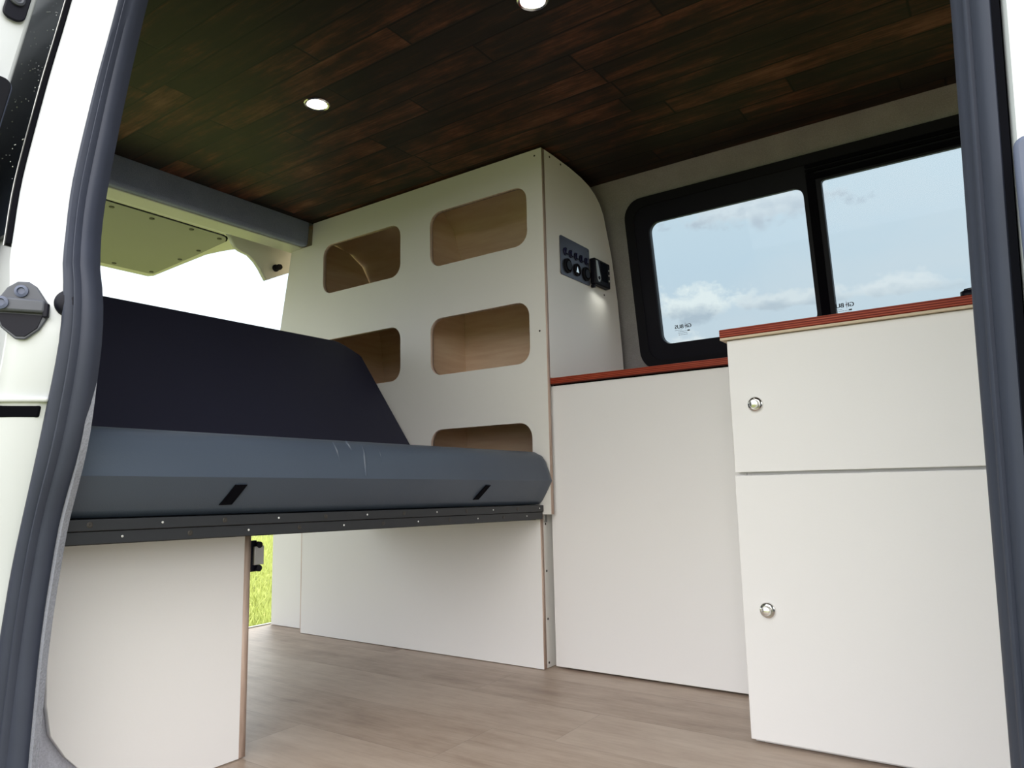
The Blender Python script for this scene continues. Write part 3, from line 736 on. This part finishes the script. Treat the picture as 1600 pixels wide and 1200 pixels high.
l = bpy.data.lights.new('added_patch_light', 'AREA'); l.shape = 'RECTANGLE'; l.size = .09; l.size_y = .012; l.energy = .028; l.spread = math.radians(110); l.color = (1,1,.90)  # area lamp added to imitate the bright patch below the display
lo = bpy.data.objects.new('added_patch_light', l); C.objects.link(lo); lo.location = (-.972,1.903,1.048); lo.rotation_euler = (0, math.radians(10), math.radians(90))

# ------------------------------------------------------------------ sky
w = bpy.data.worlds.new('sky'); bpy.context.scene.world = w; w.use_nodes = True
t = w.node_tree; nd = t.nodes; nd.clear()
class WT(NT):
    def __init__(s): s.t = t; s.n = nd; s.l = t.links
q = WT()
co = q.add('ShaderNodeTexCoord').outputs['Generated']
x, y, z = q.sep(co)[:3]
az = q.math('ARCTAN2', x, y); el = q.math('ARCSINE', z)
elp = q.math('DIVIDE', el, 1.3, clamp=True)
base = q.ramp(elp, [(0,(.76,.83,.86)),(.12,(.74,.83,.88)),(.22,(.72,.85,.93)),(.38,(.82,.93,.97)),(.75,(.60,.78,.95)),(1,(.55,.75,.95))])
cv = q.add('ShaderNodeCombineXYZ'); q.l.new(az, cv.inputs[0]); q.l.new(q.math('MULTIPLY', el, 1.0), cv.inputs[1])
skyvec = q.mapv(co, (1,1,2.6))
big = q.noise(skyvec, 2.2, 5, .55); big = q.ramp(big, [(.46,0.0),(.66,1.0)])
colr = q.mix(q.math('MULTIPLY', big, .55), base, (.86,.90,.92))
n1 = q.noise(q.mapv(co, (1,1,1.4)), 26, 6, .62)
n1c = q.math('SUBTRACT', n1, .5)
def cloud(colr, a0, e0, wa, we, bright=(1.05,1.08,1.04), dark=(.60,.68,.74)):
    da = q.math('DIVIDE', q.math('SUBTRACT', az, a0), wa)
    de = q.math('DIVIDE', q.math('SUBTRACT', el, e0), we)
    low = q.math('MAXIMUM', q.math('MULTIPLY', de, -1.9), de)      # flatter underside
    d = q.math('SQRT', q.math('ADD', q.math('POWER', q.math('ABSOLUTE', da), 2.0), q.math('POWER', low, 2.0)))
    d = q.math('ADD', d, q.math('MULTIPLY', n1c, 2.6))
    m = q.ramp(d, [(.55,1.0),(.95,0.0)])
    sh = q.math('ADD', q.math('MULTIPLY', de, .8), q.math('MULTIPLY', n1c, 1.8)); sh = q.ramp(q.math('ADD', sh, .5), [(.15,dark),(.75,bright)])
    return q.mix(m, colr, sh)
def az_el(px, py):
    # direction of a spot in the sky, from the camera's own axes
    F = 1125.44
    R = Matrix(((.81922736,.09654743,.56528323),(.57307129,-.1011286,-.81324185),(-.02135011,.99017756,-.13817588)))
    r = (R @ Vector((px-800, 600-py, -F))).normalized()
    return math.atan2(r.x, r.y), math.asin(r.z)
a, e = az_el(1090,484); colr = cloud(colr, a, e, .085, .033)
a, e = az_el(1230,472); colr = cloud(colr, a, e, .10, .016, (.92,.96,.96), (.66,.73,.78))
a, e = az_el(1400,450); colr = cloud(colr, a, e, .09, .022, (.95,.98,.98), (.72,.79,.83))
a, e = az_el(1075,545); colr = cloud(colr, a, e, .04, .020, (1.0,1.02,1.0), (.75,.80,.84))
a, e = az_el(1170,330); colr = cloud(colr, a, e, .12, .045, (.90,.95,.97), (.64,.71,.77))
# extra sky glow added on the door side and front, to light the interior
glow_dir = Vector((.50,-.74,.45)).normalized()
dt = q.math('ADD', q.math('ADD', q.math('MULTIPLY', x, glow_dir.x), q.math('MULTIPLY', y, glow_dir.y)), q.math('MULTIPLY', z, glow_dir.z))
gl = q.math('POWER', q.math('MAXIMUM', q.math('ADD', q.math('MULTIPLY', dt, .5), .5), 0.0), 2.5)
colr = q.mix(q.math('MULTIPLY', gl, 1.0, 0.0, True), colr, (1.0,.97,.94))
st_ = q.math('ADD', 1.55, q.math('MULTIPLY', gl, 2.6))
bgm = q.add('ShaderNodeBackground'); q.l.new(colr, bgm.inputs[0]); q.l.new(st_, bgm.inputs[1])
wo = q.add('ShaderNodeOutputWorld'); q.l.new(bgm.outputs[0], wo.inputs[0])
w.cycles.sampling_method = 'AUTOMATIC'
# veiled sun
s = bpy.data.lights.new('veiled_sun', 'SUN'); s.energy = 3.0; s.angle = .7; s.color = (1,.97,.9)
so = bpy.data.objects.new('veiled_sun', s); C.objects.link(so); so.rotation_euler = Vector((-.45,.62,.64)).to_track_quat('Z','Y').to_euler()

# ------------------------------------------------------------------ camera
cam = bpy.data.cameras.new('camera'); cam.sensor_width = 36; cam.lens = 1125.44*36/1600; cam.clip_start = .01
co_ = bpy.data.objects.new('camera', cam); C.objects.link(co_)
R = Matrix(((.81922736,.09654743,.56528323,0),(.57307129,-.1011286,-.81324185,0),(-.02135011,.99017756,-.13817588,.466),(0,0,0,1)))
co_.matrix_world = R
bpy.context.scene.camera = co_
vs = bpy.context.scene.view_settings
vs.view_transform = 'Standard'; vs.look = 'None'; vs.gamma = 1; vs.use_curve_mapping = False; vs.exposure = .07
